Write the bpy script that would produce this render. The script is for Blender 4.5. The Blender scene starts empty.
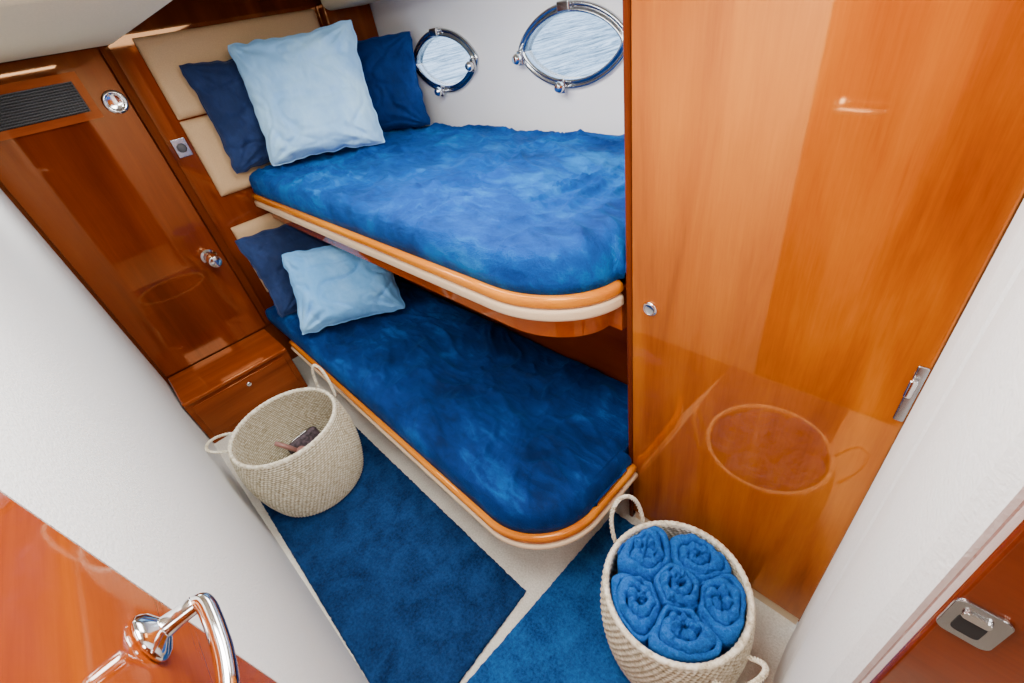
import bpy, bmesh, math, random
from mathutils import Vector, Matrix, noise
random.seed(4)
S=bpy.context.scene
COL=S.collection

# ------------------------------------------------------------------ materials
def newmat(name):
    m=bpy.data.materials.new(name); m.use_nodes=True
    nt=m.node_tree; b=nt.nodes['Principled BSDF']
    return m,nt,b
def N(nt,t,**k):
    n=nt.nodes.new(t)
    for a,v in k.items():
        if a in n.inputs: n.inputs[a].default_value=v
        else: setattr(n,a,v)
    return n
def coords(nt,scale=(1,1,1),rot=(0,0,0),kind='Object'):
    tc=N(nt,'ShaderNodeTexCoord'); mp=N(nt,'ShaderNodeMapping')
    mp.inputs['Scale'].default_value=scale; mp.inputs['Rotation'].default_value=rot
    nt.links.new(tc.outputs[kind],mp.inputs['Vector']); return mp.outputs['Vector']
def ramp(nt,fac,stops):
    r=N(nt,'ShaderNodeValToRGB'); e=r.color_ramp.elements
    while len(e)<len(stops): e.new(.5)
    for i,(p,c) in enumerate(stops): e[i].position=p; e[i].color=(*c,1)
    nt.links.new(fac,r.inputs['Fac']); return r.outputs['Color']
def bump(nt,b,h,strength=.3,dist=.01):
    n=N(nt,'ShaderNodeBump',Strength=strength,Distance=dist)
    nt.links.new(h,n.inputs['Height']); nt.links.new(n.outputs['Normal'],b.inputs['Normal'])
def mad(nt,a,k,c):
    n=N(nt,'ShaderNodeMath',operation='MULTIPLY_ADD'); n.inputs[1].default_value=k
    nt.links.new(a,n.inputs[0])
    if isinstance(c,(int,float)): n.inputs[2].default_value=c
    else: nt.links.new(c,n.inputs[2])
    return n.outputs[0]
def wood(name,dark,mid,light,axis='z',fine=.22,spec=.8,tint=(1,.48,.18,1),coat=.08,ior=1.5,stretch=.5,broad=.5):
    m,nt,b=newmat(name)
    q=stretch
    sc={'z':(5,5,q),'x':(q,5,5),'y':(5,q,5)}[axis]
    v=coords(nt,sc)
    n1=N(nt,'ShaderNodeTexNoise',Scale=1.3,Detail=5,Roughness=.5,Distortion=1.3)
    nt.links.new(v,n1.inputs['Vector'])
    sf={'z':(60,60,3),'x':(3,60,60),'y':(60,3,60)}[axis]
    n2=N(nt,'ShaderNodeTexNoise',Scale=3.0,Detail=5,Roughness=.7)
    nt.links.new(coords(nt,sf),n2.inputs['Vector'])
    n3=N(nt,'ShaderNodeTexNoise',Scale=1.6,Detail=2)
    nt.links.new(coords(nt,(1,1,.8)),n3.inputs['Vector'])
    s=mad(nt,n2.outputs['Fac'],fine,mad(nt,n1.outputs['Fac'],.8,-fine/2+.1-broad/2))
    s=mad(nt,n3.outputs['Fac'],broad,s)
    c=ramp(nt,s,[(.30,dark),(.50,mid),(.70,light)])
    nt.links.new(c,b.inputs['Base Color'])
    b.inputs['Roughness'].default_value=.04
    b.inputs['IOR'].default_value=ior
    b.inputs['Specular IOR Level'].default_value=spec
    b.inputs['Specular Tint'].default_value=tint
    b.inputs['Coat Weight'].default_value=coat; b.inputs['Coat Roughness'].default_value=.02
    return m
def plain(name,col,rough=.5,metal=0,bs=0,bscale=200,var=0.0,coat=0):
    m,nt,b=newmat(name)
    b.inputs['Roughness'].default_value=rough; b.inputs['Metallic'].default_value=metal
    b.inputs['Coat Weight'].default_value=coat
    v=coords(nt)
    n=N(nt,'ShaderNodeTexNoise',Scale=bscale,Detail=3); nt.links.new(v,n.inputs['Vector'])
    lo=tuple(c*(1-var) for c in col); hi=tuple(min(1,c*(1+var)) for c in col)
    nt.links.new(ramp(nt,n.outputs['Fac'],[(.3,lo),(.7,hi)]),b.inputs['Base Color'])
    if bs: bump(nt,b,n.outputs['Fac'],bs,.003)
    return m
def velvet(name,dark,mid,light,sc=3.0,lo=.38,hi=.68,sheen=.15,tint=(.05,.35,1,1),bs=.5,fuzz=.10,streak=.35,det=.56,rot=.6,ss=2.2):
    m,nt,b=newmat(name)
    v=coords(nt,(1,1.4,1),(0,0,rot))
    w=N(nt,'ShaderNodeTexNoise',Scale=sc,Detail=8,Roughness=det,Distortion=.35)
    nt.links.new(v,w.inputs['Vector'])
    v3=coords(nt,(4,13,8),(0,0,rot-.05))
    w2=N(nt,'ShaderNodeTexNoise',Scale=ss,Detail=6,Roughness=.6,Distortion=.5); nt.links.new(v3,w2.inputs['Vector'])
    f=N(nt,'ShaderNodeTexNoise',Scale=200.0,Detail=3,Roughness=.7); nt.links.new(v,f.inputs['Vector'])
    a=mad(nt,w2.outputs['Fac'],streak,mad(nt,w.outputs['Fac'],1,-streak/2))
    ad=mad(nt,f.outputs['Fac'],fuzz,mad(nt,a,1,-fuzz/2))
    c=ramp(nt,ad,[(lo,dark),((lo+hi)/2,mid),(hi,light)])
    nt.links.new(c,b.inputs['Base Color'])
    b.inputs['Roughness'].default_value=.7
    b.inputs['Specular IOR Level'].default_value=.1
    b.inputs['Sheen Weight'].default_value=sheen; b.inputs['Sheen Roughness'].default_value=.4
    b.inputs['Sheen Tint'].default_value=tint
    bump(nt,b,ad,bs,.02)
    return m
def carpet(name,dark,light,scale=120,b_s=1.0,sheen=.1,dist=.012,tint=(1,1,1,1),patch=.25,lo=.45,hi=.82):
    m,nt,b=newmat(name)
    v=coords(nt)
    n=N(nt,'ShaderNodeTexNoise',Scale=scale,Detail=5,Roughness=.8); nt.links.new(v,n.inputs['Vector'])
    n2=N(nt,'ShaderNodeTexNoise',Scale=13,Detail=5,Distortion=.6); nt.links.new(v,n2.inputs['Vector'])
    ad=mad(nt,n2.outputs['Fac'],patch,mad(nt,n.outputs['Fac'],1,.125-patch/2))
    nt.links.new(ramp(nt,ad,[(lo,dark),(hi,light)]),b.inputs['Base Color'])
    b.inputs['Roughness'].default_value=.95; b.inputs['Specular IOR Level'].default_value=.1
    b.inputs['Sheen Weight'].default_value=sheen; b.inputs['Sheen Tint'].default_value=tint
    bump(nt,b,n.outputs['Fac'],b_s,dist)
    return m
def seagrass(name,attr=False):
    m,nt,b=newmat(name)
    v=coords(nt,(1,1,2.2))
    n=N(nt,'ShaderNodeTexNoise',Scale=62,Detail=4,Roughness=.7); nt.links.new(v,n.inputs['Vector'])
    c=ramp(nt,n.outputs['Fac'],[(.34,(.40,.33,.21)),(.46,(.68,.60,.44)),(.62,(.88,.83,.69))])
    if attr:
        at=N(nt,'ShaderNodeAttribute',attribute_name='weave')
        g=ramp(nt,at.outputs['Fac'],[(.0,(.16,.13,.09)),(.45,(.72,.70,.64)),(.9,(1,1,1))])  # shade in the weave grooves is painted into the colour by height
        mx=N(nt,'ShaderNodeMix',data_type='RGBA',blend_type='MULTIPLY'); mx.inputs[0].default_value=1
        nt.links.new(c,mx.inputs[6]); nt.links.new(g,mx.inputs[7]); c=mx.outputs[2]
    nt.links.new(c,b.inputs['Base Color'])
    b.inputs['Roughness'].default_value=.8; b.inputs['Specular IOR Level'].default_value=.2
    bump(nt,b,n.outputs['Fac'],.3,.002)
    return m

M={}
M['closet']=wood('cherry_wood_orange',(.22,.037,.001),(.36,.078,.002),(.50,.135,.004),ior=1.85,spec=.9,tint=(1,.48,.18,1),stretch=.7,broad=.6,coat=0)
M['ward']=wood('cherry_wood_dark',(.095,.012,.002),(.145,.021,.003),(.205,.035,.005))
M['wardh']=wood('cherry_wood_dark_across',(.11,.014,.002),(.165,.025,.004),(.23,.040,.006),axis='y')
M['ledge']=wood('cherry_wood_ledge_lit',(.16,.024,.002),(.24,.040,.004),(.33,.062,.006),axis='y')  # ledge cherry lightened to stand in for the highlight on its top
M['rim']=wood('honey_wood_rim',(.46,.10,.002),(.58,.165,.004),(.70,.24,.010),axis='x',spec=.6)
M['door']=wood('cherry_wood_door',(.21,.029,.002),(.30,.048,.003),(.39,.074,.004),axis='x')
M['jamb']=wood('cherry_wood_jamb',(.12,.016,.002),(.18,.026,.003),(.25,.042,.006),axis='x')
M['ventw']=wood('cherry_wood_vent',(.24,.045,.010),(.32,.066,.014),(.40,.09,.02),axis='y',spec=.3,coat=0)
M['trim']=wood('dark_wood_trim',(.06,.009,.002),(.095,.015,.003),(.14,.025,.004),spec=.15,coat=0)
M['beige']=plain('beige_suede',(.58,.37,.19),.9,bs=.3,bscale=260,var=.08)
M['cream']=plain('cream_vinyl',(.70,.51,.31),.6,bs=.3,bscale=300,var=.05)
M['white']=plain('white_vinyl',(.83,.835,.815),.65,bs=.35,bscale=190,var=.03)
M['hull']=plain('white_liner',(.84,.85,.86),.6,bs=.2,bscale=220,var=.02)
M['ceil']=plain('ceiling_pad',(.72,.62,.41),.8,bs=.3,bscale=190,var=.05)
M['chrome']=plain('chrome',(.80,.80,.80),.1,1)
M['frame']=plain('satin_chrome',(.50,.52,.54),.16,1)
M['steel']=plain('brushed_steel',(.45,.45,.45),.22,1)
M['black']=plain('black_plastic',(.05,.05,.055),.4)
M['dark']=plain('painted_cavity_shade',(.01,.01,.01),.8)  # near-black that paints the shade inside vent and keeper hole
M['velvet_a']=velvet('velvet_blue',(.0008,.022,.13),(.001,.052,.26),(.004,.15,.46),lo=.34,hi=.76,sc=3.0,det=.60,sheen=.10,bs=.7,streak=.5,ss=2.6,fuzz=.2,tint=(.05,.45,1,1))  # crushed pile pattern; its sheen and highlights are painted as light patches
M['velvet_b']=velvet('velvet_blue_shaded',(.0004,.010,.060),(.0007,.024,.135),(.002,.085,.32),lo=.34,hi=.76,sc=2.8,det=.58,sheen=.12,bs=.7,streak=.5,rot=.3,ss=2.6,fuzz=.2)  # same velvet darkened: shade under the upper bunk is in the colour
M['navy']=velvet('navy_fabric',(.003,.018,.09),(.004,.030,.15),(.006,.050,.22),sc=2,sheen=.2)
M['navyg']=velvet('greyed_navy_fabric',(.009,.018,.06),(.014,.028,.09),(.022,.045,.14),sc=2,sheen=.2,tint=(.6,.7,1,1))
M['light']=velvet('pale_blue_fabric',(.25,.52,.86),(.33,.62,.93),(.42,.73,.98),sc=2.6,sheen=.1,tint=(1,1,1,1),bs=.4,fuzz=.08)
M['sky']=velvet('sky_blue_fabric',(.12,.38,.75),(.18,.47,.85),(.26,.58,.92),sc=2.6,sheen=.1,tint=(1,1,1,1),bs=.4,fuzz=.08)
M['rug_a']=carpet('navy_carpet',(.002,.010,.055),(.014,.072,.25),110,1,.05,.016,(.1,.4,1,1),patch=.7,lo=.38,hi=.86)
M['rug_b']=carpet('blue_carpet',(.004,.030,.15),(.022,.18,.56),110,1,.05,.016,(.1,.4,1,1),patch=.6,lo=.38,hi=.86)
M['floor']=carpet('cream_carpet',(.60,.55,.45),(.90,.86,.76),150,.6)
M['grass']=seagrass('seagrass_rope')
M['weave']=seagrass('seagrass_weave',True)
M['towel']=carpet('blue_terry',(.004,.055,.36),(.022,.25,.90),150,1,.12,.014,(.2,.5,1,1),lo=.38,hi=.8)
M['glass'],_nt,_b=newmat('porthole_glass')
_b.inputs['Transmission Weight'].default_value=1; _b.inputs['Roughness'].default_value=0.0
_b.inputs['IOR'].default_value=1.05

# ------------------------------------------------------------------ helpers
def link(o): COL.objects.link(o); return o
def mesh_obj(name,verts,faces,mat,smooth=False,parent=None,loc=(0,0,0)):
    me=bpy.data.meshes.new(name); me.from_pydata([tuple(v) for v in verts],[],faces); me.update()
    bm=bmesh.new(); bm.from_mesh(me); bmesh.ops.recalc_face_normals(bm,faces=bm.faces); bm.to_mesh(me); bm.free()
    if smooth: me.polygons.foreach_set('use_smooth',[True]*len(me.polygons))
    me.materials.append(M[mat] if isinstance(mat,str) else mat)
    o=bpy.data.objects.new(name,me); o.location=loc; link(o)
    if parent: o.parent=parent
    return o
def box(name,x0,x1,y0,y1,z0,z1,mat,parent=None,bev=0.0,seg=3,loc=(0,0,0)):
    bm=bmesh.new(); bmesh.ops.create_cube(bm,size=1)
    for v in bm.verts:
        v.co=Vector(((x0+x1)/2+v.co.x*(x1-x0),(y0+y1)/2+v.co.y*(y1-y0),(z0+z1)/2+v.co.z*(z1-z0)))
    if bev>0: bmesh.ops.bevel(bm,geom=bm.edges[:],offset=bev,segments=seg,profile=.5,affect='EDGES')
    me=bpy.data.meshes.new(name); bm.to_mesh(me); bm.free()
    if bev>0: me.polygons.foreach_set('use_smooth',[True]*len(me.polygons))
    me.materials.append(M[mat]); o=bpy.data.objects.new(name,me); o.location=loc; link(o)
    if bev>0:
        md=o.modifiers.new('wn','WEIGHTED_NORMAL'); md.keep_sharp=False
    if parent: o.parent=parent
    return o
def empty(name,loc,label,cat,group=None):
    o=bpy.data.objects.new(name,None); o.location=loc; o.empty_display_size=.1; link(o)
    o['label']=label; o['category']=cat
    if group: o['group']=group
    return o
def tag(o,label,cat,group=None):
    o['label']=label; o['category']=cat
    if group: o['group']=group
    return o
def struct(o,label=None,cat=None):
    o['kind']='structure'
    if label: o['label']=label
    if cat: o['category']=cat
    return o
def prism(name,pts,z0,z1,mat,parent=None,bev=0,smooth=False):
    n=len(pts); bm=bmesh.new()
    a=[bm.verts.new((x,y,z0)) for x,y in pts]; b=[bm.verts.new((x,y,z1)) for x,y in pts]
    bm.faces.new(a[::-1]); bm.faces.new(b)
    for i in range(n): bm.faces.new((a[i],a[(i+1)%n],b[(i+1)%n],b[i]))
    bmesh.ops.recalc_face_normals(bm,faces=bm.faces)
    if bev: bmesh.ops.bevel(bm,geom=bm.edges[:],offset=bev,segments=2,affect='EDGES')
    me=bpy.data.meshes.new(name); bm.to_mesh(me); bm.free()
    if smooth: me.polygons.foreach_set('use_smooth',[True]*len(me.polygons))
    me.materials.append(M[mat]); o=bpy.data.objects.new(name,me); link(o)
    if parent: o.parent=parent
    return o
def sweep(name,path,prof,mat,parent=None):
    V=[];F=[];n=len(path);m=len(prof)
    for i,p in enumerate(path):
        a=Vector(path[max(0,i-1)]); b=Vector(path[min(n-1,i+1)])
        t=(b-a).normalized(); nr=Vector((t.y,-t.x))
        for o,z in prof: V.append((p[0]+nr.x*o,p[1]+nr.y*o,z))
    for i in range(n-1):
        for j in range(m):
            k=(j+1)%m; F.append((i*m+j,(i+1)*m+j,(i+1)*m+k,i*m+k))
    F.append(tuple(range(m))); F.append(tuple((n-1)*m+j for j in range(m))[::-1])
    o=mesh_obj(name,V,F,mat,True,parent); return o
def roundprof(o0,o1,z0,z1,r,n=5):
    P=[]
    for cx,cz,a0 in ((o1-r,z1-r,0),(o0+r,z1-r,90),(o0+r,z0+r,180),(o1-r,z0+r,270)):
        for i in range(n):
            a=math.radians(a0+90*i/(n-1)); P.append((cx+r*math.cos(a),cz+r*math.sin(a)))
    return P
def tube(name,pts,rad,mat,parent=None,seg=12,closed=False,loc=(0,0,0)):
    pts=[Vector(p) for p in pts]; n=len(pts); V=[];F=[]
    up=Vector((.13,.27,.95)).normalized(); prevn=None
    for i,p in enumerate(pts):
        if closed: t=(pts[(i+1)%n]-pts[i-1]).normalized()
        else: t=(pts[min(n-1,i+1)]-pts[max(0,i-1)]).normalized()
        if prevn is None: nn=t.cross(up).normalized()
        else: nn=(prevn-t*prevn.dot(t)).normalized()
        prevn=nn; bb=t.cross(nn); r=rad(i/(n-1)) if callable(rad) else rad
        for k in range(seg):
            a=2*math.pi*k/seg; V.append(p+nn*r*math.cos(a)+bb*r*math.sin(a))
    m=n if closed else n-1
    for i in range(m):
        j=(i+1)%n
        for k in range(seg): F.append((i*seg+k,i*seg+(k+1)%seg,j*seg+(k+1)%seg,j*seg+k))
    if not closed:
        F.append(tuple(range(seg))[::-1]); F.append(tuple((n-1)*seg+k for k in range(seg)))
    return mesh_obj(name,V,F,mat,True,parent,loc)
def lathe(name,prof,mat,axis,origin,parent=None,seg=32,k=1.0,kh=None):
    ax=Vector(axis).normalized(); u=ax.orthogonal().normalized(); w=ax.cross(u); O=Vector(origin)
    V=[];F=[]; kh=kh or k
    for r,h in prof:
        r*=k; h*=kh
        for q in range(seg):
            a=2*math.pi*q/seg; V.append(O+ax*h+u*r*math.cos(a)+w*r*math.sin(a))
    for i in range(len(prof)-1):
        for q in range(seg): F.append((i*seg+q,i*seg+(q+1)%seg,(i+1)*seg+(q+1)%seg,(i+1)*seg+q))
    F.append(tuple(range(seg))[::-1]); F.append(tuple((len(prof)-1)*seg+q for q in range(seg)))
    o=mesh_obj(name,V,F,mat,True,parent)
    md=o.modifiers.new('b','BEVEL'); md.width=.0015; md.segments=2; md.limit_method='ANGLE'
    return o

# ------------------------------------------------------------------ plan constants
XH=-2.90; YL=-.236; YC=.83; XC=-.557; YHULL=1.70; ZC=1.93; YB=1.10

# ------------------------------------------------------------------ room shell
struct(box('floor',-3.05,1.3,-.95,1.85,-.06,0,'floor'))
struct(box('ceiling',-3.05,1.3,-.95,1.85,ZC,ZC+.05,'ceil'))
struct(prism('wall_left',[(-2.919,-.2496),(-2.0,-.2202),(-1.3,-.1978),(-.9,-.188),(-.514,-.188),(-.514,-.225),(.05,-.225),(.05,-.29),(-2.919,-.29)],0,ZC,'white'))
struct(box('wall_head',-3.02,-2.92,-.29,1.80,0,ZC,'ward'))
pl=[(.036,.828),(.030,.76),(.034,.66),(.044,.612),(.050,.602),(.046,.590),(.048,.52),(.058,.42),(.070,.365),(.084,.346),(.16,.346),(.16,.828)]
struct(prism('wall_right',pl,0,ZC,'white',smooth=False))
struct(box('wall_front',.051,.16,-.95,-.226,0,ZC,'white'))
struct(box('wall_above',.06,.16,-.226,.318,1.88,ZC,'white'))
struct(box('trim_1',.087,.30,.312,.345,0,1.88,'jamb',bev=.005))
struct(box('wall_passage',1.22,1.3,-.95,1.85,0,ZC,'jamb'))
struct(box('wall_passage_end',.16,1.22,-.95,-.9,0,ZC,'white'))
struct(box('wall_passage_side',.30,1.22,.36,.42,0,ZC,'jamb'))
PORT=[(-2.27,1.472,.262,.126),(-1.40,1.476,.270,.130)]
def oval(cx,cz,a,b,t):
    c=math.cos(t); s=math.sin(t)
    return cx+a*c, cz+b*math.copysign(abs(s)**1.40,s)
def hull_wall():
    cu=bpy.data.curves.new('c','CURVE'); cu.dimensions='2D'; cu.fill_mode='BOTH'; cu.extrude=.02
    def sp(pts):
        s=cu.splines.new('POLY'); s.points.add(len(pts)-1)
        for i,p in enumerate(pts): s.points[i].co=(p[0],p[1],0,1)
        s.use_cyclic_u=True
    sp([(-2.92,.93),(.3,.93),(.3,ZC),(-2.92,ZC)])
    for cx,cz,a,b in PORT: sp([oval(cx,cz,a,b,t*math.pi/32) for t in range(64)])
    o=bpy.data.objects.new('tmp',cu); link(o)
    o.matrix_world=Matrix.Translation((0,YHULL+.02,0))@Matrix.Rotation(math.pi/2,4,'X')
    bpy.context.view_layer.update()
    me=bpy.data.meshes.new_from_object(o); me.transform(o.matrix_world)
    bpy.data.objects.remove(o)
    me.materials.clear(); me.materials.append(M['hull'])
    w=bpy.data.objects.new('wall_hull',me); link(w); struct(w)
hull_wall()
struct(box('wall_lower_hull',-2.92,XC-.002,YB,YB+.03,0,.93,'jamb'))
struct(box('trim_2',-2.92,XC-.002,YB+.03,YHULL+.04,.90,.93,'hull'))
for i,(cx,cz,a,b) in enumerate(PORT):
    e=bpy.data.objects.new('window_%d'%(i+1),None); e.location=(cx,YHULL,cz); link(e); e['kind']='structure'
    e['label']='oval chrome-framed porthole looking out on the water'; e['category']='porthole'
    def ov(s,y,n=80):
        out=[]
        for t in range(n):
            x,z=oval(cx,cz,a+s*1.25,b+s,2*math.pi*t/n); out.append((x,y,z))
        return out
    loops=[ov(.020,YHULL),ov(.022,YHULL-.007),ov(.019,YHULL-.016),ov(.010,YHULL-.018),ov(.006,YHULL-.011),ov(.002,YHULL-.011),ov(-.003,YHULL-.022),ov(-.010,YHULL-.023),ov(-.015,YHULL-.014),ov(-.015,YHULL+.03),ov(.0,YHULL+.03)]
    V=[p for l in loops for p in l]; F=[]; n=80; L=len(loops)
    for j in range(L-1):
        for k in range(n): F.append((j*n+k,j*n+(k+1)%n,(j+1)*n+(k+1)%n,(j+1)*n+k))
    fr=mesh_obj('frame',V,F,'frame',True); fr['label']='polished chrome oval frame'
    gl=prism('pane',[oval(cx,cz,a-.012,b-.011,2*math.pi*t/64) for t in range(64)],0,.004,'glass')
    gl.data.transform(Matrix.Translation((0,YHULL+.02,0))@Matrix.Rotation(math.pi/2,4,'X'))
    parts=[fr,gl]
    for ang in ((-100,-18) if i==0 else (-165,-98)):
        t=math.radians(ang); px,pz=oval(cx,cz,a+.012,b+.010,t)
        parts.append(lathe('latch_knob',[(.010,0),(.012,.012),(.012,.022),(.021,.028),(.023,.044),(.014,.056)],'chrome',(0,-1,0),(px,YHULL-.012,pz),seg=20))
        parts.append(box('latch_arm',px-.015,px+.015,YHULL-.034,YHULL-.018,pz-.028,pz+.030,'frame',bev=.005))
    parts.append(box('hinge',cx-.032,cx+.032,YHULL-.036,YHULL-.014,cz+b-.010,cz+b+.026,'frame',bev=.006))
    for p in parts:
        p.parent=e; p.matrix_parent_inverse=Matrix.Translation((-cx,-YHULL,-cz))

c=box('ceiling_panel',-2.865,-1.3,-.17,.44,1.798,ZC-.002,'ceil',bev=.055,seg=7)
tag(c,'cream padded overhead panel above the wardrobe','ceiling panel')
c=box('ceiling_panel',-2.80,-.62,1.37,1.66,1.785,ZC-.002,'ceil',bev=.042,seg=6)
tag(c,'cream padded overhead panel along the hull side','ceiling panel')
struct(box('trim_3',-2.918,-2.905,.395,1.69,1.83,ZC,'trim'))
struct(box('trim_4',-2.918,-2.83,1.40,1.69,1.45,1.829,'ward',bev=.01))

# ------------------------------------------------------------------ wardrobe
w=empty('wardrobe',(XH,.1,0),'glossy dark cherry built-in wardrobe with air vent','wardrobe')
def part(o,p,label=None):
    o.parent=p; o.matrix_parent_inverse=Matrix.Translation(-p.location) if p.parent is None else Matrix.Identity(4)
    if label: o['label']=label
    return o
part(box('body',-2.918,-2.905,YL+.002,.395,.30,1.90,'trim'),w)
dr=part(box('door',-2.905,-2.888,YL+.004,.350,.314,1.80,'ward',bev=.003),w)
part(box('side_stile',-2.905,-2.880,.355,.392,.32,1.86,'trim',bev=.002),w,'dark cherry upright moulding')
def ringbox(name,x0,x1,y0,y1,z0,z1,t,mat):
    bm=bmesh.new()
    for (a,b_,c_,d_) in ((y0,y1,z0,z0+t),(y0,y1,z1-t,z1),(y0,y0+t,z0+t,z1-t),(y1-t,y1,z0+t,z1-t)):
        r=bmesh.ops.create_cube(bm,size=1)
        for v in r['verts']: v.co=Vector(((x0+x1)/2+v.co.x*(x1-x0),(a+b_)/2+v.co.y*(b_-a),(c_+d_)/2+v.co.z*(d_-c_)))
    me=bpy.data.meshes.new(name); bm.to_mesh(me); bm.free(); me.materials.append(M[mat])
    return link(bpy.data.objects.new(name,me))
vf=part(ringbox('vent',-2.888,-2.866,-.17,.226,1.556,1.734,.030,'ventw'),w,'wooden vent frame with black slatted grille')
g=box('grille',-2.887,-2.886,-.139,.195,1.587,1.703,'dark'); g.parent=vf  # flat sheet; the shade behind the slats is its colour
bm=bmesh.new()
for k in range(12):
    z=1.593+k*.0097
    r=bmesh.ops.create_cube(bm,size=1)
    for v in r['verts']: v.co=Vector((-2.877+v.co.x*.008,.028+v.co.y*.332,z+v.co.z*.0026+v.co.x*.003))
for k in range(30):
    y=-.135+k*.0113
    r=bmesh.ops.create_cube(bm,size=1)
    for v in r['verts']: v.co=Vector((-2.871+v.co.x*.006,y+v.co.y*.0022,1.646+v.co.z*.115))
me=bpy.data.meshes.new('slats'); bm.to_mesh(me); bm.free(); me.materials.append(M['black'])
so=link(bpy.data.objects.new('slats',me)); so.parent=vf
lk=part(lathe('lock',[(.040,0),(.042,.006),(.034,.012),(.028,.010),(.026,.004)],'chrome',(1,0,0),(-2.888,.298,1.60),k=1.15),w,'round chrome flush latch')
kb=part(lathe('knob',[(.040,0),(.042,.008),(.030,.016),(.029,.060),(.033,.066),(.033,.130),(.028,.138)],'chrome',(1,0,.0),(-2.888,.285,.83)),w,'short cylindrical chrome door knob')

lo=empty('storage_locker',(-2.7,.05,0),'low glossy cherry locker with a ledge top','locker')
part(box('body',-2.918,-2.535,YL+.004,.332,0,.285,'wardh',bev=.003),lo)
part(box('top',-2.886,-2.522,YL+.004,.334,.286,.312,'ledge',bev=.010,seg=4),lo,'rounded glossy cherry ledge')
part(box('drawer',-2.534,-2.527,YL+.03,.30,.05,.268,'wardh',bev=.003),lo)
part(lathe('knob',[(.012,0),(.014,.004),(.010,.010)],'chrome',(1,0,0),(-2.527,.075,.225),seg=20),lo,'small round chrome push knob')

sk=empty('wall_socket',(-2.90,.446,1.36),'small chrome and black switch plate on the cherry bulkhead','switch')
part(box('plate',-2.919,-2.908,.415,.480,1.315,1.40,'steel',bev=.003),sk)
part(lathe('button',[(.022,0),(.022,.006),(.016,.010)],'black',(1,0,0),(-2.908,.447,1.357),seg=20),sk)

def cushion(y0,y1,z0,z1,label):
    ny,nz=60,40; V=[];F=[]
    def h(u,v):
        eu=min(1,(1-abs(u))*(y1-y0)/2/.04); ev=min(1,(1-abs(v))*(z1-z0)/2/.04)
        return .006+.034*math.sqrt(max(0,1-(1-eu)**2))*math.sqrt(max(0,1-(1-ev)**2))
    for i in range(ny+1):
        for j in range(nz+1):
            u=-1+2*i/ny; v=-1+2*j/nz
            u=math.sin(u*math.pi/2); v=math.sin(v*math.pi/2)
            V.append((-2.919+h(u,v),(y0+y1)/2+u*(y1-y0)/2,(z0+z1)/2+v*(z1-z0)/2))
    for i in range(ny):
        for j in range(nz): F.append((i*(nz+1)+j,(i+1)*(nz+1)+j,(i+1)*(nz+1)+j+1,i*(nz+1)+j+1))
    o=mesh_obj('headboard_cushion',V,F,'beige',True)
    md=o.modifiers.new('s','SOLIDIFY'); md.thickness=.003
    tag(o,label,'headboard','padded headboard panels')
cushion(.50,1.38,1.475,1.81,'upper beige suede padded headboard panel above upper bunk')
cushion(.50,1.66,1.09,1.462,'beige suede padded headboard panel behind upper bunk pillows')
cushion(.46,1.09,.50,.92,'beige suede padded headboard panel behind lower bunk pillows')

# ------------------------------------------------------------------ closet
cl=empty('closet',(-.26,1.2,0),'tall glossy orange cherry closet beside the bunks','closet')
part(box('body',XC,.034,YC+.018,1.69,.0,ZC-.002,'closet',bev=.003),cl)
part(box('door',XC+.014,.030,YC,YC+.017,.055,ZC-.01,'closet'),cl,'large plain glossy cherry door')
part(box('edge_stile',XC-.004,XC+.012,YC-.004,YC+.0175,.0,ZC-.004,'trim',bev=.005),cl,'rounded cherry corner moulding')
part(box('plinth',XC+.02,.030,YC+.006,YC+.0175,0,.05,'cream'),cl)
part(lathe('knob',[(.019,0),(.020,.004),(.015,.008),(.013,.006)],'chrome',(0,-1,0),(-.492,YC,.998),seg=24),cl,'round chrome push latch')
hp=part(box('hinge',.014,.030,YC-.006,YC,.93,1.06,'steel',bev=.003),cl,'polished steel catch plate')
hp2=box('catch',.012,.024,YC-.018,YC-.006,.995,1.035,'chrome',bev=.004); hp2.parent=hp

# ------------------------------------------------------------------ bunks
def arc(cx,cy,rx,ry,a0,a1,n=26):
    return [(cx+rx*math.cos(math.radians(a0+(a1-a0)*i/n)),cy+ry*math.sin(math.radians(a0+(a1-a0)*i/n))) for i in range(n+1)]
def lin(a,b,n): return [(a[0]+(b[0]-a[0])*i/n,a[1]+(b[1]-a[1])*i/n) for i in range(n)]
up=lin((-2.885,.64),(-.86,.63),40)+arc(-.86,.835,.284,.205,-90,-2)
lowp=lin((-2.50,.365),(-.77,.357),40)+arc(-.77,.60,.240,.243,-90,0)+[(-.530,.66),(-.530,.72),(-.530,.79),(-.530,.820)]
def shift(ps,d):
    out=[]
    for i,p in enumerate(ps):
        a=Vector(ps[max(0,i-1)]); b=Vector(ps[min(len(ps)-1,i+1)]); t=(b-a).normalized(); nr=Vector((t.y,-t.x))
        out.append((p[0]+nr.x*d,p[1]+nr.y*d))
    return out
def bunk(path,z,yb,label,xend,pad,po):
    e=empty('bunk_bed',(-1.7,.9,z-.1 if z>.8 else 0),label,'bunk bed','built-in bunks')
    part(sweep('wood_rim',path,roundprof(-.032,.008,z-.026,z+.010,.013),'rim'),e,'glossy honey-coloured rounded wooden rim')
    part(sweep('padded_trim',path,roundprof(-.03,po,z-.027-pad,z-.027,.010),'cream'),e,'cream padded band under the rim')
    ins=shift(path,-.033); x0=path[0][0]
    poly=ins+[(xend,ins[-1][1]),(xend,yb),(x0,yb)]
    part(prism('tray',poly,z-.070,z-.02,'jamb'),e)
    if z>.8:
        i2=shift(path,-.045); poly=i2+[(xend,i2[-1][1]),(xend,yb),(x0,yb)]
        part(prism('under_panel',poly,z-.15,z-.0705,'door'),e,'cherry wood panel under the bunk')
    return e
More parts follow.
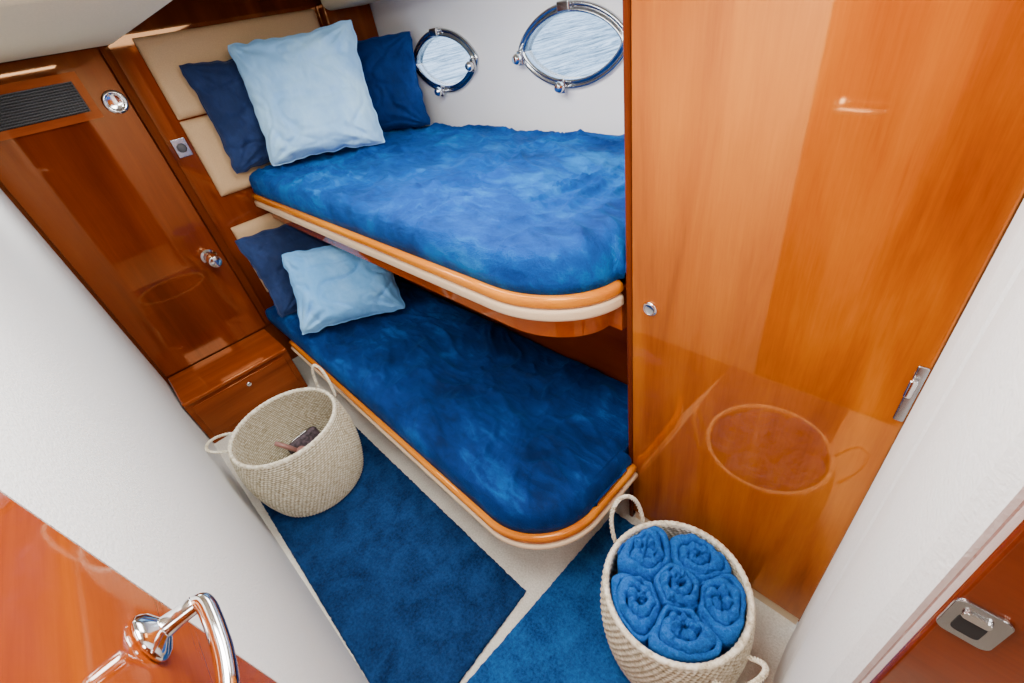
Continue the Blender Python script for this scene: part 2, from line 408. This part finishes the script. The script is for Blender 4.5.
e1=bunk(up,1.045,1.69,'upper built-in bunk with wooden rim and cream padding',-.578,.036,.009)
e2=bunk(lowp,.340,1.095,'lower built-in bunk with wooden rim and cream padding',-.575,.022,.013)
part(box('base',-2.50,-.80,.60,1.09,0,.268,'hull',bev=.006),e2)

def spread(name,path,yb,xl,xr,z0,h,mat,label,seed,amp=.012,xstep=None,ystep=None):
    pts=[Vector(p) for p in path]
    def front(x):
        for a,b in zip(pts[:-1],pts[1:]):
            if a.x<=x<=b.x and b.x>a.x: return a.y+(b.y-a.y)*(x-a.x)/(b.x-a.x)
        return pts[0].y if x<pts[0].x else pts[-1].y
    outline=[Vector((xl,pts[0].y))]+[p for p in pts if p.x>xl]
    if xstep: outline+=[Vector((xr,ystep)),Vector((xstep,ystep)),Vector((xstep,yb)),Vector((xl,yb))]
    else: outline+=[Vector((xr,yb)),Vector((xl,yb))]
    def dist(x,y):
        p=Vector((x,y)); d=9; m=len(outline)
        for i in range(m):
            a=outline[i]; b=outline[(i+1)%m]; ab=b-a
            t=max(0,min(1,(p-a).dot(ab)/max(1e-9,ab.dot(ab)))); d=min(d,(p-(a+ab*t)).length)
        return d
    nx,ny=260,150; V=[];F=[]
    for i in range(nx+1):
        s=i/nx; s=1-(1-s)**1.6
        x=xl+(xr-xl)*s; yf=front(min(x,xr-1e-4))
        ye=ystep if (xstep and x>xstep) else yb
        for j in range(ny+1):
            t=j/ny; t=(1-math.cos(t*math.pi))/2*.7+t*.3
            y=yf+(ye-yf)*t; d=dist(x,y); r=.080
            q=min(1,d/r); prof=max(0,1-(1-q)**2.6)**(1/2.6)
            dx=noise.noise(Vector((x*3,y*3,seed+20)))*.25
            def rdg(sx,sy,o,w,k,pw):
                return max(0,1-abs(noise.noise(Vector((x*sx+dx*w,y*sy-dx*w*.6,seed+o))))*k)**pw
            cre=1.3*rdg(4.0,5.0,30,9,2.2,4)+.6*rdg(7,9,50,12,2.6,3)+.45*rdg(10,17,70,16,3.0,3)
            nz=noise.noise(Vector((x*2.6,y*3.2,seed)))*1.2+.7*noise.noise(Vector((x*6+dx*8,y*7,seed+5)))+cre
            z=z0+h*prof+amp*nz*min(1,d/.08)
            k=math.sin(min(1,q)*math.pi)*.010
            fr=1 if t<.5 else 0
            V.append((x,y-k*fr+.008*fr*noise.noise(Vector((x*8,y*8,seed+2)))*math.sin(q*math.pi),z))
    for i in range(nx):
        for j in range(ny): F.append((i*(ny+1)+j,(i+1)*(ny+1)+j,(i+1)*(ny+1)+j+1,i*(ny+1)+j+1))
    o=mesh_obj(name,V,F,mat,True); md=o.modifiers.new('s','SOLIDIFY'); md.thickness=.006; md.offset=-1
    if o.data.polygons[len(o.data.polygons)//2].normal.z<0: o.data.flip_normals()
    tag(o,label,'blanket','velvet bedspreads')
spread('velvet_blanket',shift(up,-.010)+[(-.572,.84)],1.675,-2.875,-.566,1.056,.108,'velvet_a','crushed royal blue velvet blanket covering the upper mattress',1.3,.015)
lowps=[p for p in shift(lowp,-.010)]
spread('velvet_blanket',[(-2.875,lowps[0][1])]+[p for p in lowps if p[1]<.60]+[(-.540,.61)],1.09,-2.875,-.539,.352,.093,'velvet_b','blue velvet blanket covering the lower mattress, bunk shade painted into its colour',7.7,.015,xstep=-.566,ystep=.815)

# ------------------------------------------------------------------ pillows
def pillow(bc,wdir,updir,w,h,T,mat,label,seed,group='scatter pillows',slump=0.0):
    wd=Vector(wdir).normalized(); ud=Vector(updir); ud=(ud-wd*ud.dot(wd)).normalized(); nd=wd.cross(ud).normalized()
    n=72; V=[];F=[]
    def P(u,v,side):
        k=.075
        x=u*(1-k*(1-v*v)*abs(u)**2); y=v*(1-k*(1-u*u)*abs(v)**2)
        c=max(0,abs(u)-.82)*max(0,abs(v)-.82)/.0324; x*=1-.03*c; y*=1-.03*c
        th=((1-u**4)*(1-v**4))**.55*(1-.18*v)
        cr=0
        for cu,cv in ((1,1),(1,-1),(-1,1),(-1,-1)):
            dd=math.hypot(u-cu,v-cv); an=math.atan2(v-cv,u-cu)
            cr+=math.cos(an*15+seed)*math.exp(-((dd-.45)/.28)**2)*.11
        wx=noise.noise(Vector((u*1.5,v*1.5,seed+40)))
        rg=max(0,1-abs(noise.noise(Vector((u*1.6+wx,v*1.9+seed,side*5))))*3.2)**3
        rg2=max(0,1-abs(noise.noise(Vector((u*3.2+wx*1.5,v*3.6+seed,side*9))))*3.4)**3
        wr=noise.noise(Vector((u*1.6+seed,v*1.6,side*3)))*.20+noise.noise(Vector((u*4+seed,v*4,side*7)))*.08-rg*.18-rg2*.08
        return Vector((x*w/2,y*h/2-slump*(v+1)**2*.25*h*(.5+.5*math.sin(u*1.6+seed)),side*T/2*th*(1+wr+cr)))
    idx={}
    for side in (1,-1):
        for i in range(n+1):
            for j in range(n+1):
                edge=i in(0,n) or j in(0,n)
                if edge and side==-1: idx[(side,i,j)]=idx[(1,i,j)]; continue
                u=math.sin((-1+2*i/n)*math.pi/2); v=math.sin((-1+2*j/n)*math.pi/2)
                u=u*.5+(-1+2*i/n)*.5; v=v*.5+(-1+2*j/n)*.5
                p=P(u,v,side)
                ef=max(0,(max(abs(u),abs(v))-.8)/.2)
                p.x+=.010*noise.noise(Vector((u*5,v*5,seed)))*ef; p.y+=.012*noise.noise(Vector((u*5,v*5,seed+4)))*ef; p.z+=.018*noise.noise(Vector((u*3,v*3,seed+8)))*ef
                idx[(side,i,j)]=len(V)
                V.append(wd*p.x+ud*(p.y+h/2)+nd*p.z)
    for side in (1,-1):
        for i in range(n):
            for j in range(n):
                F.append((idx[(side,i,j)],idx[(side,i+1,j)],idx[(side,i+1,j+1)],idx[(side,i,j+1)]))
    o=mesh_obj('pillow',V,F,mat,True,loc=bc); tag(o,label,'pillow',group)
    ring=[(i,0) for i in range(n)]+[(n,j) for j in range(n)]+[(n-i,n) for i in range(n)]+[(0,n-j) for j in range(n)]
    tube('piping',[V[idx[(1,i,j)]] for i,j in ring],.004,mat,o,8,closed=True)
    return o
pillow((-2.795,.900,1.180),(.06,1,0),(-.04,0,1),.61,.52,.16,'navyg','navy blue pillow leaning on the upper headboard',2,slump=.03)
pillow((-2.60,1.39,1.180),(.85,.75,0),(-.10,.12,1),.60,.475,.16,'navy','navy blue pillow leaning in the corner by the hull',5,slump=.05)
pillow((-2.47,.985,1.188),(.62,.82,0),(-.24,.10,1),.61,.555,.19,'light','large pale blue square pillow on the upper bunk',9)
pillow((-2.52,.72,.465),(.10,1,0),(-.50,0,1),.66,.48,.16,'navyg','navy blue pillow leaning on the lower headboard',12,slump=.03)
pillow((-2.08,.62,.485),(.50,.80,0),(-.62,.20,.78),.55,.44,.17,'sky','small sky blue square pillow on the lower bunk',15)

# ------------------------------------------------------------------ rugs
def rug(x0,x1,y0,y1,mat,label,seed,k0=0,k1=0,yr=0):
    nx,ny=300,170; V=[];F=[]
    for i in range(nx+1):
        for j in range(ny+1):
            y=y0+(y1-y0)*j/ny
            xa=x0+k0*(y-yr); xb=x1+k1*(y-yr); x=xa+(xb-xa)*i/nx
            ed=min(i,nx-i,j,ny-j); z=.004 if ed==0 else (.011 if ed==1 else .014)
            z+=.0050*noise.noise(Vector((x*80,y*80,seed)))+.0025*noise.noise(Vector((x*16,y*16,seed)))
            if ed<=1:
                x+=.003*noise.noise(Vector((x*70,y*70,seed))); y+=.003*noise.noise(Vector((x*70,y*70,seed+3)))
            V.append((x,y,max(.003,z)))
    for i in range(nx):
        for j in range(ny): F.append((i*(ny+1)+j,(i+1)*(ny+1)+j,(i+1)*(ny+1)+j+1,i*(ny+1)+j+1))
    o=mesh_obj('rug',V,F,mat,True); md=o.modifiers.new('s','SOLIDIFY'); md.thickness=.004; md.offset=0
    tag(o,label,'rug')
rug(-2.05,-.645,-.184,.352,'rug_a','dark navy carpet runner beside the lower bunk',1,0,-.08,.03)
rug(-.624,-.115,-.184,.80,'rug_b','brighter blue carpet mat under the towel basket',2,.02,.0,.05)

# ------------------------------------------------------------------ baskets
def basket_parts(parent,handles,H,rb,rm,rt,rows,ns=80):
    per=4; seg=ns*5
    def R(z):
        s=z/H
        a=rb*(1-s)*(1-2*s)+rm*4*s*(1-s)+rt*s*(2*s-1)
        return a-.012*max(0,1-s/.06)**2
    V=[];F=[];A=[]; prof=[]; n=rows*per
    for i in range(n+1): prof.append(('o',i/n*H))
    for i in range(n,-1,-1): prof.append(('i',max(.012,i/n*H)))
    for side,z in prof:
        ph=(z/H*rows); row=int(ph+1e-6)
        bmp=abs(math.sin(ph*math.pi))
        for k in range(seg):
            a=2*math.pi*k/seg
            st=.5+.5*math.cos(a*ns+(row%2)*math.pi+ph*1.2)
            hgt=bmp*(.45+.55*st)
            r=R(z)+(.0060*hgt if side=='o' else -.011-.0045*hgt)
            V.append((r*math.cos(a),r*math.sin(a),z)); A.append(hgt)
    for i in range(len(prof)-1):
        for k in range(seg): F.append((i*seg+k,i*seg+(k+1)%seg,(i+1)*seg+(k+1)%seg,(i+1)*seg+k))
    F.append(tuple(range(seg))[::-1]); F.append(tuple((len(prof)-1)*seg+k for k in range(seg)))
    o=mesh_obj('body',V,F,'weave',True,parent)
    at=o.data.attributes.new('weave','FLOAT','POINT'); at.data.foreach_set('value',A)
    rr=R(H)-.004; V=[];F=[]; sg=360; m=12
    for k in range(sg):
        a=2*math.pi*k/sg
        for j in range(m):
            t=2*math.pi*j/m; rad=.0085+.0022*abs(math.sin(a*36+t*.5))
            V.append(((rr+rad*.8*math.cos(t))*math.cos(a),(rr+rad*.8*math.cos(t))*math.sin(a),H+rad*math.sin(t)))
    for k in range(sg):
        for j in range(m): F.append((k*m+j,((k+1)%sg)*m+j,((k+1)%sg)*m+(j+1)%m,k*m+(j+1)%m))
    mesh_obj('rim',V,F,'grass',True,parent)
    for ang,lean,hh in handles:
        a0=math.radians(ang); c=Vector((math.cos(a0),math.sin(a0),0)); t=Vector((-math.sin(a0),math.cos(a0),0))
        upv=(Vector((0,0,1))*math.cos(lean)+c*math.sin(lean))
        zb=H-.035
        base=c*(R(zb)+.008)+Vector((0,0,zb))
        def path(s):
            th=math.pi*s; ww=.052
            return base+t*(-math.cos(th))*ww*(1+.10*math.sin(th))+upv*(hh*max(0,math.sin(th))**.75)
        V=[];F=[]
        for st in range(3):
            pts=[]; nn=130
            for i in range(nn+1):
                s=i/nn; p=path(s); d=(path(min(1,s+.01))-path(max(0,s-.01))).normalized()
                n1=(c-d*c.dot(d)).normalized(); n2=d.cross(n1)
                w=s*2*math.pi*9+st*2*math.pi/3
                pts.append((p+(n1*math.cos(w)+n2*math.sin(w))*.0036,n1,n2))
            o0=len(V); sgm=8
            for p,n1,n2 in pts:
                for k in range(sgm):
                    q=2*math.pi*k/sgm; V.append(p+(n1*math.cos(q)+n2*math.sin(q))*.0032)
            for i in range(nn):
                for k in range(sgm): F.append((o0+i*sgm+k,o0+i*sgm+(k+1)%sgm,o0+(i+1)*sgm+(k+1)%sgm,o0+(i+1)*sgm+k))
        mesh_obj('handle',V,F,'grass',True,parent)
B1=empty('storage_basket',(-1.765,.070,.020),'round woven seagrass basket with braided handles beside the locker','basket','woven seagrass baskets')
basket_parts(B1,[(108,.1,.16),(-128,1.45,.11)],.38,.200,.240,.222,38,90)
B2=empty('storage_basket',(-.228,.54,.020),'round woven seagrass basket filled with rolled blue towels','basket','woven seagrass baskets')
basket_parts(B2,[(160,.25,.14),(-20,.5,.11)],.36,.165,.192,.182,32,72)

bx,by=B2.location.x,B2.location.y
CENT=[(.010,.000)]+[(.104*math.cos(math.radians(a)),.104*math.sin(math.radians(a))) for a in (88,166,240,308,18)]
def cellr(i,th,cap):
    cx,cy=CENT[i]; d=Vector((math.cos(th),math.sin(th)))
    best=cap
    for j,(ox,oy) in enumerate(CENT):
        if j==i: continue
        v=Vector((ox-cx,oy-cy)); k=v.length; c=d.dot(v/k)
        if c>.05: best=min(best,(k/2)/c)
    p=Vector((cx,cy)); b=p.dot(d); c=p.length_squared-.1650**2
    best=min(best,-b+math.sqrt(b*b-c))
    return best
def roll(i,zt,rot,label):
    cx,cy=CENT[i]; R=.066; th=.0235
    tab=[cellr(i,2*math.pi*k/72,.090) for k in range(72)]
    for _ in range(4): tab=[(tab[k-1]+2*tab[k]+tab[(k+1)%72])/4 for k in range(72)]
    avg=sum(tab)/72
    def shp(a,r):
        f=(a/(2*math.pi)*72)%72; k=int(f)%72; t=f-int(f); v=tab[k]*(1-t)+tab[(k+1)%72]*t
        w=min(1,max(0,r)/R)**1.3; v=avg*(1-w)+v*w
        return r*(v/R)
    n=int((R+.30*th-.004)/th*90); V=[];F=[]; zb=-.22
    prof=[(-.5,zb),(-.5,-.020),(-.47,-.011),(-.38,-.004),(-.20,.001),(0,0.003),(.20,.001),(.38,-.004),(.47,-.011),(.5,-.020),(.5,zb)]
    m=len(prof)
    for q in range(n+1):
        a=q/90*2*math.pi+rot; r=.004+th*q/90
        wob=noise.noise(Vector((math.cos(a)*1.8+rot,math.sin(a)*1.8,r*26+rot*3)))
        wob2=noise.noise(Vector((math.cos(a)*3.5+rot,math.sin(a)*3.5,r*60+9)))
        for o,z in prof:
            rq=r+o*th*1.04+wob*.015*min(1,r/.02)*(1-min(1,r/R)*.8)
            over=max(0,rq-R); rq=min(rq,R)
            rr=shp(a,rq)
            x=rr*math.cos(a); y=rr*math.sin(a)
            fz=noise.noise(Vector((x*150,y*150,z*150+i*7)))*.0048
            e=min(1,max(0,rq)/R)
            zz=z+((.014*(1-e**2)-.018*e**7-over*1.2+wob*.022+wob2*.011) if z>-.1 else 0)+fz
            V.append((x+fz*.6,y-fz*.6,zz))
    for q in range(n):
        for j in range(m-1): F.append((q*m+j,(q+1)*m+j,(q+1)*m+j+1,q*m+j+1))
    F.append(tuple(range(m))); F.append(tuple(n*m+j for j in range(m))[::-1])
    o=mesh_obj('rolled_towel',V,F,'towel',True,loc=(bx+cx,by+cy,zt))
    tag(o,label,'towel','rolled towels in the basket')
for i in range(6):
    roll(i,[.410,.390,.404,.386,.404,.396][i],i*1.9+.4,'fluffy rolled royal blue terry towel packed in the basket')

pc=empty('toiletry_pouch',(-1.91,.11,.12),'dark patterned fabric pouch lying in the basket','pouch')
M['pouch']=plain('pouch_fabric',(.06,.04,.05),.8,bs=.4,bscale=60,var=.8)
box('body',-.08,.08,-.02,.02,-.06,.06,'pouch',parent=pc,bev=.018,seg=5)
tube('zip',[(-.065,0,.060),(-.03,.002,.063),(.03,-.002,.063),(.065,0,.060)],.004,'steel',pc,8)
pc.rotation_euler=(-.35,0,1.75)
cc=empty('hairbrush',(-1.87,.05,.16),'muted pink hairbrush lying in the basket','hairbrush')
M['pink']=plain('pink_plastic',(.30,.14,.12),.4)
tube('handle',[(-.10,0,.012),(-.06,0,.014),(0,0,.013)],lambda s:.010+.002*math.sin(s*3),'pink',cc,12)
lathe('head',[(.004,0),(.022,.006),(.030,.014),(.028,.024)],'pink',(0,0,1),(.028,0,.0),cc,20)
cc.rotation_euler=(0,.8,.9)

# ------------------------------------------------------------------ cabin door
d=bpy.data.objects.new('door_1',None); d.location=(.03,-.20,0); link(d); struct(d,'open glossy cherry cabin door with chrome lever handle','door')
def dpart(o,label=None):
    o.parent=d; o.matrix_parent_inverse=Matrix.Translation((-.03,.20,0))
    if label: o['label']=label
    return o
dpart(box('door_leaf',-.512,.045,-.216,-.187,.02,1.84,'door',bev=.004))
dpart(lathe('lever_rose',[(.026,0),(.027,.004),(.022,.010),(.011,.016),(.0095,.03),(.0095,.045)],'chrome',(0,1,0),(-.428,-.187,1.218),seg=32),'round chrome handle rose')
pts=[(-.428,-.150,1.218),(-.428,-.142,1.218),(-.424,-.136,1.218),(-.414,-.134,1.218),(-.39,-.134,1.216),(-.36,-.136,1.212),(-.33,-.141,1.210),(-.308,-.150,1.209),(-.303,-.156,1.209)]
P2=[]; pv=[Vector(p) for p in pts]
for i in range(len(pv)-1):
    for k in range(6): P2.append(pv[i].lerp(pv[i+1],k/6))
P2.append(pv[-1])
for _ in range(4):
    P2=[P2[0]]+[(P2[i-1]+P2[i]*2+P2[i+1])/4 for i in range(1,len(P2)-1)]+[P2[-1]]
dpart(tube('lever',P2,.0090,'chrome',None,20),'curved chrome lever')
sp=tag(bpy.data.objects.new('strike_plate',None),'rounded polished steel strike plate on the wooden door jamb','strike plate'); sp.location=(.105,.312,1.205); link(sp)
def spp(o): o.parent=sp; o.matrix_parent_inverse=Matrix.Translation((-.105,-.312,-1.205)); return o
def rr2(x0,x1,z0,z1,r,y0,y1,name,mat):
    P=[]
    for cx,cz,a0 in ((x1-r,z1-r,0),(x0+r,z1-r,90),(x0+r,z0+r,180),(x1-r,z0+r,270)):
        for i in range(7):
            a=math.radians(a0+15*i); P.append((cx+r*math.cos(a),cz+r*math.sin(a)))
    o=prism(name,P,-y1,-y0,mat,bev=.0006); o.data.transform(Matrix.Rotation(math.pi/2,4,'X')); return o
spp(rr2(.088,.121,1.183,1.232,.007,.3088,.3118,'plate','steel'))
spp(rr2(.095,.112,1.192,1.214,.004,.3080,.3087,'keeper_hole_shade','dark'))  # flat dark piece on the plate, painted as the hole's shade
spp(rr2(.095,.112,1.214,1.223,.003,.3060,.3087,'lip','chrome'))

# ------------------------------------------------------------------ outside water
m,nt,b=newmat('harbour_water')
v=coords(nt,(1,.30,1))
n1=N(nt,'ShaderNodeTexNoise',Scale=1.7,Detail=12,Roughness=.85,Distortion=.6); nt.links.new(v,n1.inputs['Vector'])
nt.links.new(ramp(nt,n1.outputs['Fac'],[(.41,(.04,.09,.12)),(.48,(.26,.38,.46)),(.56,(.88,.93,.96))]),b.inputs['Base Color'])  # sparkle on the ripples is painted in as pale colour
b.inputs['Roughness'].default_value=.6; bump(nt,b,n1.outputs['Fac'],.6,.15)
M['water']=m
wo=mesh_obj('sea_water',[(-60,1.8,.2),(40,1.8,.2),(40,120,.2),(-60,120,.2)],[(0,1,2,3)],'water')
tag(wo,'pale rippled harbour water outside the portholes','water'); wo['kind']='stuff'

# ------------------------------------------------------------------ light
W=bpy.data.worlds.new('world'); S.world=W; W.use_nodes=True
nt=W.node_tree; bg=nt.nodes['Background']
tc=N(nt,'ShaderNodeTexCoord'); sx=N(nt,'ShaderNodeSeparateXYZ'); nt.links.new(tc.outputs['Generated'],sx.inputs[0])
c=ramp(nt,sx.outputs['Z'],[(.0,(.85,.9,.95)),(.5,(.45,.65,.95))]); nt.links.new(c,bg.inputs['Color'])
bg.inputs['Strength'].default_value=4.5
def area(loc,size,energy,rot=(0,0,0),col=(1,.985,.96),sy=None):  # soft fill lights, added without fixtures to brighten the cabin
    l=bpy.data.lights.new('fill_lamp','AREA'); l.energy=energy; l.color=col; l.size=size
    if sy: l.shape='RECTANGLE'; l.size_y=sy
    o=bpy.data.objects.new('fill_lamp',l); o.location=loc; o.rotation_euler=rot; link(o); return o
area((-1.25,.80,1.90),1.1,29,sy=.5)
area((-.45,.20,1.90),.5,25)
area((.6,.0,1.88),.5,13)
area((-2.1,.1,1.792),.25,7)

# ------------------------------------------------------------------ camera
cam=bpy.data.cameras.new('camera'); cam.lens=445/1024*36; cam.sensor_width=36; cam.clip_start=.02
co=bpy.data.objects.new('camera',cam); link(co)
r=Vector((.696,.699,-.1644)).normalized(); f=Vector((-.6352,.4926,-.5949)); f=(f-r*f.dot(r)).normalized(); u=r.cross(f)
co.matrix_world=Matrix(((r.x,u.x,-f.x,0),(r.y,u.y,-f.y,0),(r.z,u.z,-f.z,1.65),(0,0,0,1)))
S.camera=co
